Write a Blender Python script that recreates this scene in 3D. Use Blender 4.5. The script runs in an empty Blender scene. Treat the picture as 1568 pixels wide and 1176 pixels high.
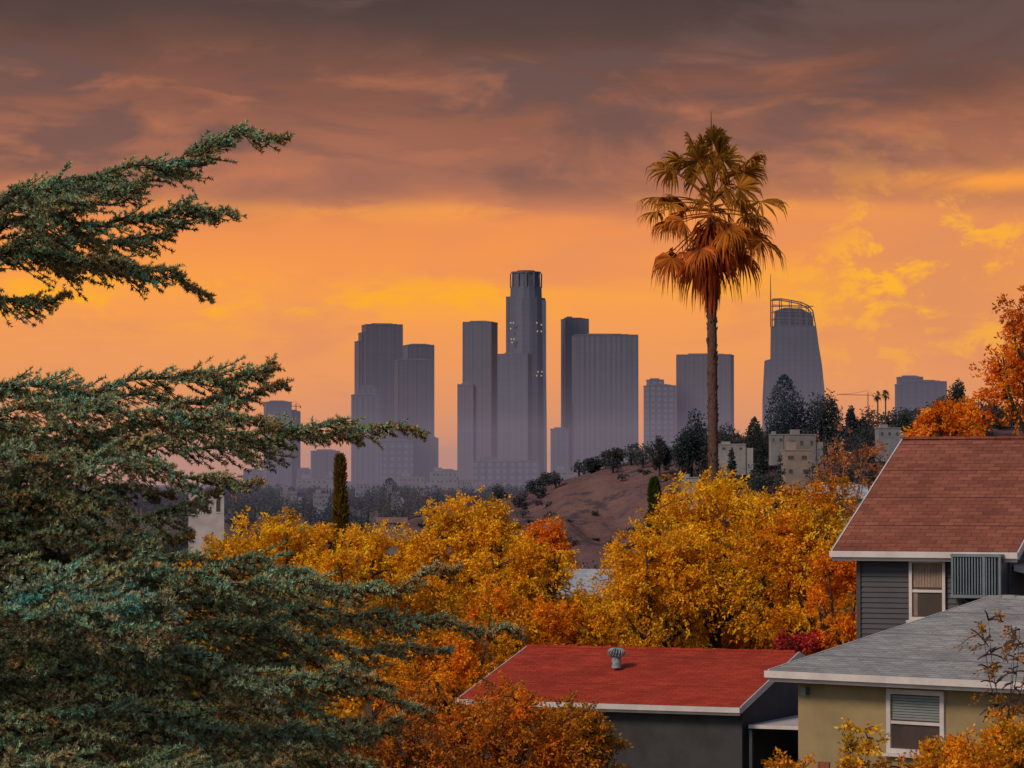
import bpy, math
import numpy as np
rng=np.random.default_rng(11)
F=4950.0; CAMZ=7.0; TILT=math.atan(152/F)
ct,st=math.cos(TILT),math.sin(TILT)
def P(px,py,d):
    a=(px-784)/F; b=(588-py)/F
    dy=ct-b*st; dz=st+b*ct; s=d/dy
    return np.array([a*s,d,CAMZ+dz*s])
scene=bpy.context.scene
# ------------------------------------------------------------ helpers
def link(o,parent=None):
    scene.collection.objects.link(o)
    if parent is not None: o.parent=parent
    return o
def empty(name,loc=(0,0,0),rz=0):
    o=bpy.data.objects.new(name,None); o.location=loc; o.rotation_euler=(0,0,rz); o.empty_display_size=.5
    return link(o)
class Geo:
    def __init__(s): s.V=[];s.Q=[];s.C=[];s.n=0
    def add(s,V,Q,C):
        V=np.asarray(V,float);Q=np.asarray(Q,int)
        s.V.append(V);s.Q.append(Q+s.n);s.n+=len(V)
        C=np.asarray(C,float)
        if C.ndim==1: C=np.tile(C,(len(V),1))
        s.C.append(C)
    def obj(s,name,mat,parent=None,smooth=False):
        V=np.concatenate(s.V);Q=np.concatenate(s.Q);C=np.concatenate(s.C)
        return np_mesh(name,V,Q,C,mat,parent,smooth)
def np_mesh(name,V,Q,C,mat,parent=None,smooth=False):
    me=bpy.data.meshes.new(name); k=Q.shape[1]; m=len(Q)
    me.vertices.add(len(V)); me.vertices.foreach_set('co',V.astype(np.float32).ravel())
    me.loops.add(m*k); me.loops.foreach_set('vertex_index',Q.astype(np.int32).ravel())
    me.polygons.add(m); me.polygons.foreach_set('loop_start',np.arange(0,m*k,k,dtype=np.int32))
    me.update(calc_edges=True)
    if C is not None:
        at=me.color_attributes.new('Col','FLOAT_COLOR','POINT')
        cc=np.ones((len(V),4),np.float32); cc[:,:3]=C
        at.data.foreach_set('color',cc.ravel())
    if smooth: me.polygons.foreach_set('use_smooth',np.ones(m,bool))
    me.materials.append(mat); me.validate()
    return link(bpy.data.objects.new(name,me),parent)
def poly(name,verts,faces,mat,parent=None):
    me=bpy.data.meshes.new(name); me.from_pydata([tuple(map(float,v)) for v in verts],[],faces); me.update()
    me.materials.append(mat)
    return link(bpy.data.objects.new(name,me),parent)
BF=[(0,1,3,2),(4,6,7,5),(0,4,5,1),(2,3,7,6),(0,2,6,4),(1,5,7,3)]
def boxv(x,y,z): return [(a,b,c) for a in x for b in y for c in z]
def box(name,x,y,z,mat,parent=None): return poly(name,boxv(x,y,z),BF,mat,parent)
def boxes(name,lst,mat,parent=None):
    V=[];Fc=[]
    for (x,y,z) in lst:
        n=len(V); V+=boxv(x,y,z); Fc+=[tuple(i+n for i in f) for f in BF]
    return poly(name,V,Fc,mat,parent)
def nrm(a): return a/(np.linalg.norm(a,axis=-1,keepdims=True)+1e-9)
def rdir(n): return nrm(rng.normal(size=(n,3)))
def tube(pts,rad,n=6):
    pts=np.asarray(pts,float); rad=np.broadcast_to(np.asarray(rad,float),(len(pts),))
    T=nrm(np.gradient(pts,axis=0)); ref=np.array([0,0,1.]) if abs(T[:,2]).mean()<.8 else np.array([1.,0,0])
    A=nrm(np.cross(T,ref)); B=np.cross(T,A); an=np.arange(n)*2*math.pi/n
    V=(pts[:,None]+rad[:,None,None]*(np.cos(an)[None,:,None]*A[:,None]+np.sin(an)[None,:,None]*B[:,None])).reshape(-1,3)
    Q=[]
    for i in range(len(pts)-1):
        for j in range(n):
            k=(j+1)%n; Q.append((i*n+j,i*n+k,(i+1)*n+k,(i+1)*n+j))
    return V,np.array(Q)
def diamonds(p,d,l,w,C):
    n=len(p); side=nrm(np.cross(d,rdir(n))); l=np.broadcast_to(l,(n,))[:,None]; w=np.broadcast_to(w,(n,))[:,None]
    m=p+d*l*.5
    V=np.stack([p,m+side*w*.5,p+d*l,m-side*w*.5],1).reshape(-1,3)
    return V,np.arange(4*n).reshape(-1,4),np.repeat(C,4,axis=0)
def curve(ctrl,n):
    ctrl=np.asarray(ctrl,float); c=np.vstack([2*ctrl[0]-ctrl[1],ctrl,2*ctrl[-1]-ctrl[-2]])
    out=[]; m=len(ctrl)-1
    for t in np.linspace(0,m-1e-6,n):
        i=int(t);f=t-i;a,b,e,g=c[i],c[i+1],c[i+2],c[i+3]
        out.append(.5*((2*b)+(-a+e)*f+(2*a-5*b+4*e-g)*f*f+(-a+3*b-3*e+g)*f**3))
    return np.array(out)
# ------------------------------------------------------------ materials
class NT:
    def __init__(s,nt): s.nt=nt
    def n(s,t,**kw):
        o=s.nt.nodes.new(t)
        for k,v in kw.items(): setattr(o,k,v)
        return o
    def put(s,sock,v):
        if isinstance(v,bpy.types.NodeSocket): s.nt.links.new(v,sock)
        else: sock.default_value=v
    def m(s,op,a,b=0.,c=None,clamp=False):
        o=s.n('ShaderNodeMath',operation=op,use_clamp=clamp); s.put(o.inputs[0],a); s.put(o.inputs[1],b)
        if c is not None: s.put(o.inputs[2],c)
        return o.outputs[0]
    def mix(s,f,a,b,mode='MIX'):
        o=s.n('ShaderNodeMix',data_type='RGBA',blend_type=mode); s.put(o.inputs[0],f)
        s.put(o.inputs[6],a if isinstance(a,bpy.types.NodeSocket) else (*a,1)); s.put(o.inputs[7],b if isinstance(b,bpy.types.NodeSocket) else (*b,1))
        return o.outputs[2]
    def noise(s,vec,scale,detail=4,rough=.55,dist=0.):
        o=s.n('ShaderNodeTexNoise'); 
        if vec is not None: s.put(o.inputs['Vector'],vec)
        o.inputs['Scale'].default_value=scale;o.inputs['Detail'].default_value=detail;o.inputs['Roughness'].default_value=rough;o.inputs['Distortion'].default_value=dist
        return o.outputs['Fac']
    def xyz(s,x,y,z=0.):
        o=s.n('ShaderNodeCombineXYZ'); s.put(o.inputs[0],x);s.put(o.inputs[1],y);s.put(o.inputs[2],z); return o.outputs[0]
    def sm(s,v,a,b):
        o=s.n('ShaderNodeMapRange',interpolation_type='SMOOTHSTEP'); s.put(o.inputs[0],v); o.inputs[1].default_value=a;o.inputs[2].default_value=b
        o.inputs[3].default_value=0;o.inputs[4].default_value=1; return o.outputs[0]
    def ramp(s,f,stops):
        o=s.n('ShaderNodeValToRGB'); s.put(o.inputs[0],f); e=o.color_ramp.elements
        while len(e)<len(stops): e.new(.5)
        for i,(p,c) in enumerate(stops): e[i].position=p; e[i].color=(*c,1)
        return o.outputs[0]
def mat(name):
    m=bpy.data.materials.new(name); m.use_nodes=True; k=NT(m.node_tree)
    b=m.node_tree.nodes['Principled BSDF']; return m,k,b
def bump(k,b,h,st=.3,dist=.02):
    o=k.n('ShaderNodeBump'); o.inputs['Strength'].default_value=st;o.inputs['Distance'].default_value=dist; k.put(o.inputs['Height'],h); k.put(b.inputs['Normal'],o.outputs[0])
def plain(name,c,rough=.7,var=.25,scale=3.,metal=0.):
    m,k,b=mat(name); tc=k.n('ShaderNodeTexCoord').outputs['Object']; f=k.noise(tc,scale,6,.65)
    col=k.mix(k.sm(f,.3,.7),tuple(x*(1-var) for x in c),tuple(min(1,x*(1+var)) for x in c)); k.put(b.inputs['Base Color'],col)
    b.inputs['Roughness'].default_value=rough;b.inputs['Metallic'].default_value=metal
    bump(k,b,k.noise(tc,scale*12,3),.15,.01); return m
def leafmat(name,trans=.35,gain=1.):
    m=bpy.data.materials.new(name); m.use_nodes=True; k=NT(m.node_tree); m.node_tree.nodes.clear()
    a=k.n('ShaderNodeAttribute',attribute_name='Col').outputs['Color']
    pos=k.n('ShaderNodeNewGeometry')
    v=k.m('MULTIPLY_ADD',pos.outputs['Random Per Island'],.5*gain,.75*gain)
    o=k.n('ShaderNodeVectorMath',operation='SCALE'); k.put(o.inputs[0],a); k.put(o.inputs['Scale'],v)
    d=k.n('ShaderNodeBsdfDiffuse'); k.put(d.inputs[0],o.outputs[0]); out=k.n('ShaderNodeOutputMaterial')
    if trans<=0: k.put(out.inputs[0],d.outputs[0]); return m
    t=k.n('ShaderNodeBsdfTranslucent'); k.put(t.inputs[0],o.outputs[0])
    mx=k.n('ShaderNodeMixShader'); mx.inputs[0].default_value=trans; k.put(mx.inputs[1],d.outputs[0]);k.put(mx.inputs[2],t.outputs[0])
    k.put(out.inputs[0],mx.outputs[0]); return m
def shingle(name,c1,c2,cm,w=.30,h=.14):
    m,k,b=mat(name); tc=k.n('ShaderNodeTexCoord').outputs['Object']
    br=k.n('ShaderNodeTexBrick'); k.put(br.inputs['Vector'],tc)
    br.inputs['Color1'].default_value=(*c1,1);br.inputs['Color2'].default_value=(*c2,1);br.inputs['Mortar'].default_value=(*cm,1)
    br.inputs['Scale'].default_value=1;br.inputs['Mortar Size'].default_value=.007;br.inputs['Brick Width'].default_value=w;br.inputs['Row Height'].default_value=h
    br.inputs['Bias'].default_value=0.
    f=k.noise(tc,1.1,5,.6); g=k.noise(tc,40,3)
    col=k.mix(.7,br.outputs['Color'],k.ramp(f,[(.3,(.55,.55,.55)),(.7,(1.1,1.1,1.1))]),'MULTIPLY')
    col=k.mix(.5,col,k.ramp(g,[(.3,(.6,.6,.6)),(.7,(1.2,1.2,1.2))]),'MULTIPLY')
    k.put(b.inputs['Base Color'],col); b.inputs['Roughness'].default_value=.9; b.inputs['Specular IOR Level'].default_value=.2
    bump(k,b,br.outputs['Fac'],-.5,.02); return m
def facade(name,c,c2,sx=6.,sz=4.,fx=.45,fz=.45,kv=1.,kh=1.):
    m,k,b=mat(name); tc=k.n('ShaderNodeTexCoord').outputs['Object']
    s=k.n('ShaderNodeSeparateXYZ'); k.put(s.inputs[0],tc)
    hx=k.m('ADD',s.outputs[0],s.outputs[1])
    a=k.m('LESS_THAN',k.m('FRACT',k.m('DIVIDE',hx,sx)),fx); z=k.m('LESS_THAN',k.m('FRACT',k.m('DIVIDE',s.outputs[2],sz)),fz)
    a=k.m('MULTIPLY',a,kv); z=k.m('MULTIPLY',z,kh); f=k.m('MAXIMUM',a,z)
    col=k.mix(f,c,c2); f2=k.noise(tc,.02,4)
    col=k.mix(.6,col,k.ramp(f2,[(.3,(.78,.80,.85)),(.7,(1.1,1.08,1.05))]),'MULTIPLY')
    k.put(b.inputs['Base Color'],col); b.inputs['Roughness'].default_value=.6; b.inputs['Specular IOR Level'].default_value=.2
    return m
M_leaf=leafmat('autumn_foliage',.38,1.6); M_far=leafmat('distant_foliage',.5,1.3); M_need=leafmat('conifer_needles',0,1.4); M_palm=leafmat('palm_fronds',.4,1.5)
def barkmat(name):
    m,k,b=mat(name); a=k.n('ShaderNodeAttribute',attribute_name='Col').outputs['Color']; tc=k.n('ShaderNodeTexCoord').outputs['Object']
    f=k.noise(tc,14,3,.7); k.put(b.inputs['Base Color'],k.mix(1.,a,k.ramp(f,[(.3,(.5,.5,.5)),(.7,(1.3,1.3,1.3))]),'MULTIPLY')); b.inputs['Roughness'].default_value=.95; b.inputs['Specular IOR Level'].default_value=.1; return m
M_bark=barkmat('bark')
M_white=plain('white_painted_trim',(.50,.45,.45),.5,.14,2.)
M_darkgrey=plain('dark_stucco',(.034,.033,.038),.9,.25,1.5)
M_siding=plain('slate_siding',(.042,.041,.052),.7,.15,1.5)
M_cream=plain('cream_stucco',(.25,.185,.095),.9,.18,1.0)
M_glass,_k,_b=mat('window_glass'); _b.inputs['Base Color'].default_value=(.05,.045,.045,1);_b.inputs['Roughness'].default_value=.12; _k.put(_b.inputs['Base Color'],_k.mix(_k.noise(_k.n('ShaderNodeTexCoord').outputs['Object'],2.,3),(.02,.02,.025),(.10,.07,.06)))
M_curtain=plain('curtain',(.24,.16,.13),.9,.2,4.); M_blind=plain('blind',(.18,.21,.21),.8,.1,4.)
M_roofbrown=shingle('brown_shingles',(.22,.070,.046),(.33,.112,.074),(.09,.035,.03))
M_roofred=shingle('red_shingles',(.36,.036,.018),(.45,.058,.028),(.20,.022,.016),.3,.13)
M_roofgrey=shingle('grey_shingles',(.27,.265,.275),(.38,.375,.385),(.14,.14,.15),.3,.13)
M_metal=plain('grey_metal',(.13,.16,.19),.5,.15,3.,.3); M_metald=plain('dark_metal',(.04,.045,.06),.5,.15,3.,.3)
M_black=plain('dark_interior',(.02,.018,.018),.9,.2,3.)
# ------------------------------------------------------------ ground
GY=[-3000,-300,70,110,300,700,1300,2000,2800,4000,90000];GZ=[0,0,0,-3,-12,-22,-20,-11,-9,-22,-22]
def gh(y): return np.interp(y,GY,GZ)
ys=np.concatenate([[-2000,-500,-50],np.arange(0,300,12),np.arange(300,3000,60),np.geomspace(3000,60000,30)])
xs=np.concatenate([-np.geomspace(30000,400,14),np.arange(-380,381,20),np.geomspace(400,30000,14)])
X,Y=np.meshgrid(xs,ys); Z=gh(Y)+np.sin(X*.013+Y*.01)*np.clip(Y/600,0,1.5)
V=np.stack([X,Y,Z],-1).reshape(-1,3); nx=len(xs)
Q=np.array([(j*nx+i,j*nx+i+1,(j+1)*nx+i+1,(j+1)*nx+i) for j in range(len(ys)-1) for i in range(nx-1)])
gm,k,b=mat('dry_ground'); tc=k.n('ShaderNodeTexCoord').outputs['Object']
k.put(b.inputs['Base Color'],k.mix(k.sm(k.noise(tc,.05,6,.7),.35,.65),(.035,.03,.015),(.10,.055,.025))); b.inputs['Roughness'].default_value=1
np_mesh('ground',V,Q,None,gm,None,True)
def crestz(x):
    px=784+x/1050*F
    py=np.interp(px,[300,560,640,740,800,860,900,950,1000,1040,1100,1200,1300,1400,1600,2400],[850,822,792,775,756,737,724,710,702,694,690,688,672,656,645,640])
    return CAMZ+(740-py)/F*1050
def hill(x,y):
    s=np.clip((y-800)/250,0,1); s=s*s*(3-2*s); fall=np.clip((y-1080)/500,0,1)
    n=2.2*np.sin(x*.09+y*.035+1.5*np.sin(y*.02))+1.4*np.sin(x*.21-y*.03+2)+.8*np.sin(x*.4+y*.11)
    return -27+(crestz(x)+27)*s*(1-.9*fall)+n*np.sin(np.clip(s,0,1)*math.pi)*1.3+.3*np.sin(x*.5)
xs=np.arange(-110,600,3.); ys=np.arange(760,1600,6.)
X,Y=np.meshgrid(xs,ys); V=np.stack([X,Y,hill(X,Y)],-1).reshape(-1,3); nx=len(xs)
I,J=np.meshgrid(np.arange(nx-1),np.arange(len(ys)-1)); a=(J*nx+I).ravel(); Q=np.stack([a,a+1,a+nx+1,a+nx],1)
hm,k,b=mat('dry_grass_hillside'); tc=k.n('ShaderNodeTexCoord').outputs['Object']
c=k.mix(k.sm(k.noise(tc,.03,6,.65),.35,.65),(.125,.074,.080),(.20,.112,.098)); c=k.mix(k.sm(k.noise(tc,.10,6,.7),.50,.62),c,(.080,.058,.072)); c=k.mix(k.sm(k.noise(tc,.25,6,.7),.60,.68),c,(.05,.05,.058)); k.put(b.inputs['Base Color'],c); b.inputs['Roughness'].default_value=1; b.inputs['Specular IOR Level'].default_value=.0
bump(k,b,k.noise(tc,.3,6,.7),.8,1.5)
np_mesh('hillside',V,Q,None,hm,None,True)
# ------------------------------------------------------------ skyline
FC=[facade('facade_a',(.098,.103,.150),(.082,.088,.132),9,8,.4,.4,.8,.4),  # blue aerial haze is painted into the facade base colours
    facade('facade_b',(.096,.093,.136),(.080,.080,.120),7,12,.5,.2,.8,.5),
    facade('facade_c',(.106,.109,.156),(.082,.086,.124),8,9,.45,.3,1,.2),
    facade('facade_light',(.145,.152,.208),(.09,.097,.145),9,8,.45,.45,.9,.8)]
M_lit,k,b=mat('lit_window'); b.inputs['Emission Color'].default_value=(1,.62,.25,1); b.inputs['Emission Strength'].default_value=.22; b.inputs['Base Color'].default_value=(.3,.25,.2,1)
M_roofd=plain('roof_plant',(.09,.092,.135),.8,.2,.1)
def tower(name,blocks,m,phi=18,extra=None):
    d0=blocks[0][3]; bx=P((blocks[0][0]+blocks[0][1])/2,740,d0)
    e=empty(name,(bx[0],d0,-24))
    for i,bl in enumerate(blocks):
        x0,x1,yt,d,kr=bl[:5]; mm=bl[5] if len(bl)>5 else m
        ph=math.radians(phi); a=P(x0,yt,d);c=P(x1,yt,d); W=c[0]-a[0]; w=W/(math.cos(ph)+kr*abs(math.sin(ph))); dp=w*kr
        cx=(a[0]+c[0])/2-bx[0]; cy=d-d0; zt=a[2]+24
        ob=box('block_%d'%i,(-w/2,w/2),(-dp/2,dp/2),(0,zt),mm,e); ob.location=(cx,cy,0); ob.rotation_euler=(0,0,ph)
        pr=[((-w/2-.4,w/2+.4),(-dp/2-.4,dp/2+.4),(zt+.01,zt+1.6)),((-w*.3,w*.25),(-dp*.3,dp*.3),(zt+1.61,zt+3.4))]
        if W>25: pr+=[((-w*.02,w*.36),(-dp*.38,dp*.1),(zt+1.61,zt+2.6))]
        ob=boxes('parapet_%d'%i,pr,M_roofd,e); ob.location=(cx,cy,0); ob.rotation_euler=(0,0,ph)
        nf=max(2,int(w/13)); fl=[]
        for q in range(nf+1):
            xq=-w/2+w*q/nf; fl.append(((xq-.5,xq+.5),(-dp/2-.35,-dp/2+.2),(0,zt-.5)))
        ob=boxes('piers_%d'%i,fl,mm,e); ob.location=(cx,cy,0); ob.rotation_euler=(0,0,ph)
    return e
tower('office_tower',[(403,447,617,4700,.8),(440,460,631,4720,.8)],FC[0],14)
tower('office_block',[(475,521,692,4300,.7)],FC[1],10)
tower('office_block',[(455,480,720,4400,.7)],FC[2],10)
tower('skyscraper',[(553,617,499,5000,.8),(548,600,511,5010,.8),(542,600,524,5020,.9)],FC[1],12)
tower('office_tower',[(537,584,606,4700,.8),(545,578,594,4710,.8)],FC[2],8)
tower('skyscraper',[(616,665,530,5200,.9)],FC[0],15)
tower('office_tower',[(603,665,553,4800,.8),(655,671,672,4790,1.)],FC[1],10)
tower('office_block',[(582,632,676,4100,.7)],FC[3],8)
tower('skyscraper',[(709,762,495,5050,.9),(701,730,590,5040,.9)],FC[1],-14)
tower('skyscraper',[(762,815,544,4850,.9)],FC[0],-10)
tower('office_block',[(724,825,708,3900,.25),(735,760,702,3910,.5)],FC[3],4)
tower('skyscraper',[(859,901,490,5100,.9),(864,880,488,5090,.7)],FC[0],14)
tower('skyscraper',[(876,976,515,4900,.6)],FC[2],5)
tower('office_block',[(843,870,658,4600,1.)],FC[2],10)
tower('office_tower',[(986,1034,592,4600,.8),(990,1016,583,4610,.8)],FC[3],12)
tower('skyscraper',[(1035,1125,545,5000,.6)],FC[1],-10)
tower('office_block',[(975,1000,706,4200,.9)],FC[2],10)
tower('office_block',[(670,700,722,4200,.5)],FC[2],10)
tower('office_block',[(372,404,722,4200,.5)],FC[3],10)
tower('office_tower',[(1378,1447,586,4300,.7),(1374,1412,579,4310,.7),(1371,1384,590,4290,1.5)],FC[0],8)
def prism(name,cx,d,rings,n,mm,par,rot=0):
    V=[];Fc=[]
    for (z,r) in rings:
        for i in range(n):
            a=2*math.pi*(i+.5)/n+rot; V.append((cx+r*math.cos(a),r*math.sin(a),z))
    for j in range(len(rings)-1):
        for i in range(n):
            k2=(i+1)%n; Fc.append((j*n+i,j*n+k2,(j+1)*n+k2,(j+1)*n+i))
    Fc.append(tuple(range((len(rings)-1)*n,len(rings)*n)))
    return poly(name,V,Fc,mm,par)
c0=P(805.5,740,5000); e=empty('round_crown_skyscraper',(c0[0],5000,0)); zz=lambda py:P(805,py,5000)[2]
prism('shaft',0,0,[(-24,33),(zz(640),32.5),(zz(545),31.5),(zz(457),30.5),(zz(457),25),(zz(440),24.5)],16,FC[0],e)
prism('crown',0,0,[(zz(441),23),(zz(419),22),(zz(419),23.5),(zz(416.5),23.5),(zz(416.5),14),(zz(414.5),14)],16,FC[1],e)
fins=[]
for i in range(12):
    a=2*math.pi*i/12; x,y=24*math.cos(a),24*math.sin(a); fins.append(((x-1,x+1),(y-1,y+1),(zz(441),zz(419))))
boxes('crown_fins',fins,M_roofd,e)
for s in(-1,1): boxes('shoulder',[((s*22-9,s*22+9),(-18,18),(-24,zz(455+6*(s>0))))],FC[0],e)
lw=[]
for (px,py) in [(782,494),(786,494),(782,503),(783,519),(787,519),(784,524),(822,494),(829,497),(823,507),(829,507),(824,569),(830,569),(822,575),(829,575)]:
    p=P(px,py,4960)-np.array([c0[0],5000,0]); lw.append(((p[0]-1.,p[0]+1.),(-33.6,-32),(p[2]-1.2,p[2]+1.2)))
boxes('lit_windows',lw,M_lit,e)
d=4700; c0=P(1215,740,d); e=empty('sail_crown_skyscraper',(c0[0],d,0))
prof=[(1168,760),(1169,610),(1172,552),(1181,550),(1181.5,500),(1248,500),(1252,530),(1257,560),(1261,600),(1263,760)]
def ext(name,prof,dep,mm):
    V=[];n=len(prof)
    for s in(-dep/2,dep/2):
        for q in prof: p=P(q[0],q[1],d); V.append((p[0]-c0[0],s,p[2]))
    Fc=[tuple(range(n)),tuple(range(2*n-1,n-1,-1))]+[(i,n+i,n+(i+1)%n,(i+1)%n) for i in range(n)]
    return poly(name,V,Fc,mm,e)
ext('shaft',prof,36,FC[0]); ext('crown_core',[(1186,499.5),(1187,476),(1200,472),(1226,473),(1242,482),(1245,499.5)],24,FC[2])
arc=[(1181.5,459),(1195,458.5),(1210,461),(1225,464),(1236,469),(1243,477),(1247,500)]
g=Geo(); fc=(.10,.10,.14)
def pt(q,y): p=P(q[0],q[1],d); return np.array([p[0]-c0[0],y,p[2]])
for y in(-17,17):
    V,Q=tube([pt(q,y) for q in arc],.9,5); g.add(V,Q,fc)
    for q in arc: 
        V,Q=tube([pt(q,y),pt((q[0],500),y)],.6,4); g.add(V,Q,fc)
    for yy in(468,478,489):
        V,Q=tube([pt((1181.5,yy),y),pt((1244,yy+2),y)],.6,4); g.add(V,Q,fc)
V,Q=tube([pt((1180.5,500),0),pt((1180,455),0),pt((1180,420),0)],[1.3,.9,.4],6); g.add(V,Q,fc)
g.obj('crown_lattice_and_spire',M_bark,e)
def crane(name,mx,ytop,ybot,j0,j1,d,col):
    g=Geo(); A=lambda x,y:P(x,y,d)
    for o in(-1,1):
        V,Q=tube([A(mx+o,ybot),A(mx+o,ytop)],.35*d/F,4); g.add(V,Q,col)
    for i,yy in enumerate(np.arange(ytop,ybot,3)):
        V,Q=tube([A(mx-1,yy),A(mx+1,yy+3)] if i%2 else [A(mx+1,yy),A(mx-1,yy+3)],.25*d/F,4); g.add(V,Q,col)
    V,Q=tube([A(j0,ytop+3),A(mx,ytop+4),A(j1,ytop+4)],.5*d/F,4); g.add(V,Q,col)
    V,Q=tube([A(j0,ytop+3.),A((j0+mx)/2,ytop+1.5),A(mx,ytop-3),A(j1,ytop+4)],.25*d/F,4); g.add(V,Q,col)
    V,Q=tube([A(j1-1,ytop+4),A(j1-1,ytop+7)],1.*d/F,4); g.add(V,Q,col)
    g.obj(name,M_bark)
crane('tower_crane',1329,601,645,1281,1338,3000,(.35,.12,.05)); crane('tower_crane',453,618,640,419,461,4600,(.12,.08,.08))
# low-lying haze over the valley: homogeneous absorbing volume, its glow standing in for airlight
hz=bpy.data.materials.new('haze_air'); hz.use_nodes=True; kk=NT(hz.node_tree); hz.node_tree.nodes.clear()
ab=kk.n('ShaderNodeVolumeAbsorption'); ab.inputs['Density'].default_value=1.2e-4; ab.inputs['Color'].default_value=(0,0,0,1)
em=kk.n('ShaderNodeEmission'); em.inputs['Color'].default_value=(.27,.215,.275,1); em.inputs['Strength'].default_value=1.2e-4
ad=kk.n('ShaderNodeAddShader'); kk.put(ad.inputs[0],ab.outputs[0]); kk.put(ad.inputs[1],em.outputs[0]); oo=kk.n('ShaderNodeOutputMaterial'); kk.put(oo.inputs['Volume'],ad.outputs[0])
box('haze',(-9000,9000),(1250,9000),(-60,90),hz)
# ------------------------------------------------------------ distant trees
g=Geo()
def dtree(base,h,w,n,col,ls,shape='round',con=1.):
    u=rdir(n); r=rng.random(n)**.35
    if shape=='round':
        K=max(5,int(w)); cen=rdir(K)*np.array([.33,.33,.28])*rng.uniform(.5,1.2,(K,1)); cid=rng.integers(0,K,n)
        p=cen[cid]+u*r[:,None]*.24; p=p*np.array([w,w,h])+np.array([0,0,h*.58])
    else:
        t=rng.random(n)**.8; rr=w*.5*np.sin(np.clip((1-t),0,1)**.7*2.6)*(.6+.5*rng.random(n)); an=rng.random(n)*6.28
        p=np.stack([rr*np.cos(an),rr*np.sin(an),t*h],1)
    shade=(1+con*(rng.random((n,1))-.5)*.5)*(1+con*.6*(np.clip(p[:,2:3]/h,0,1)-.6))  # random tone, plus painted shade: crowns lighter on top, darker below
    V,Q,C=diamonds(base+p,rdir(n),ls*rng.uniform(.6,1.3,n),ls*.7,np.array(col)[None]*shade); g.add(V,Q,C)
    V,Q=tube([base+[0,0,-1],base+[0,0,h*.6]],w*.04,4); g.add(V,Q,(.05,.04,.05))
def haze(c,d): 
    f=1-math.exp(-d/2600.); return tuple(c[i]*(1-f)+(.078,.085,.125)[i]*f for i in range(3))  # distance haze painted into the tree colour
for i in range(620):
    d=rng.choice([rng.uniform(1500,2700),rng.uniform(2000,2800)]); px=rng.uniform(150,1000); x=(px-784)/F*d
    h=rng.uniform(6,17); c=[(.045,.055,.045),(.04,.05,.05),(.11,.065,.045)][rng.choice(3,p=[.5,.35,.15])]
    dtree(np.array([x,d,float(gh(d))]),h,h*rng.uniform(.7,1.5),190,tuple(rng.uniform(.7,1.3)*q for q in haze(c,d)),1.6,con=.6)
for i in range(200):
    d=rng.uniform(600,1300); px=rng.uniform(100,900); x=(px-784)/F*d
    if px>620 and d>780: continue
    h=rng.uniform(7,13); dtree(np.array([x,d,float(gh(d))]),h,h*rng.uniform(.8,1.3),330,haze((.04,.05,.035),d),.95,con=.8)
for i in range(95):
    x=rng.uniform(-5,190); y=rng.uniform(1000,1075); 
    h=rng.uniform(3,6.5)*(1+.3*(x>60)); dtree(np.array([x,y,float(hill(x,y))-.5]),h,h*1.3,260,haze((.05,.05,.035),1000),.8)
for i in range(130):
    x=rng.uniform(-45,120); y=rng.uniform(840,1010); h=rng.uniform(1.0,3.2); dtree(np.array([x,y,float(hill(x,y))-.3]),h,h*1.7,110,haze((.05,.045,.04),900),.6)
for i in range(260):
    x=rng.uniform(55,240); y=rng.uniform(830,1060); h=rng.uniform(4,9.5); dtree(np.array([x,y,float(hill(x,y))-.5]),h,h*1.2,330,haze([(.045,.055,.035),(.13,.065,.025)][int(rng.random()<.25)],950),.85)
for (px,pt_,w,d,sh,c) in [(1200,574,52,1000,'cone',(.03,.045,.05)),(1190,600,50,990,'round',(.03,.045,.05)),(1213,600,50,995,'round',(.03,.045,.05)),(1059,624,46,960,'round',(.03,.045,.04)),(1052,650,40,955,'round',(.03,.045,.04)),(1258,600,60,1000,'round',(.04,.055,.05)),(1275,612,50,1000,'round',(.04,.055,.05)),(1302,624,26,990,'round',(.03,.035,.04)),(1318,628,24,990,'round',(.03,.035,.04)),(1335,640,60,950,'round',(.04,.05,.04)),(1155,640,28,950,'cone',(.04,.05,.04)),(1466,588,36,1000,'round',(.04,.05,.04)),(1450,602,60,1000,'round',(.05,.055,.04)),(1390,625,40,1000,'round',(.05,.055,.04)),(1500,605,60,1000,'round',(.05,.055,.04)),(1120,650,60,980,'round',(.05,.05,.04)),(1090,660,60,960,'round',(.05,.05,.04)),(1010,672,30,980,'round',(.05,.05,.04)),(940,688,40,1030,'round',(.05,.05,.04)),(597,732,30,1900,'cone',(.04,.05,.04)),(905,706,28,1030,'round',(.04,.05,.04)),(1290,650,120,930,'round',(.05,.045,.04)),(1150,660,60,985,'round',(.09,.05,.03)),(1230,640,70,960,'round',(.05,.05,.05)),(1160,690,60,780,'round',(.04,.05,.045)),(1090,712,60,780,'round',(.04,.05,.045)),(1270,695,50,780,'round',(.04,.05,.045)),(1320,690,80,780,'round',(.05,.05,.045)),(1030,718,60,850,'round',(.04,.05,.045)),(1195,716,30,770,'round',(.04,.05,.045)),(1250,722,40,770,'round',(.04,.05,.045)),(1120,690,20,780,'cone',(.04,.05,.045))]:
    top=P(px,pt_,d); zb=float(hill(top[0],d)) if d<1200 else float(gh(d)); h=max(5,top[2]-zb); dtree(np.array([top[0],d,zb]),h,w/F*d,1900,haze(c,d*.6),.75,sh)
g.obj('distant_trees',M_far)
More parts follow.
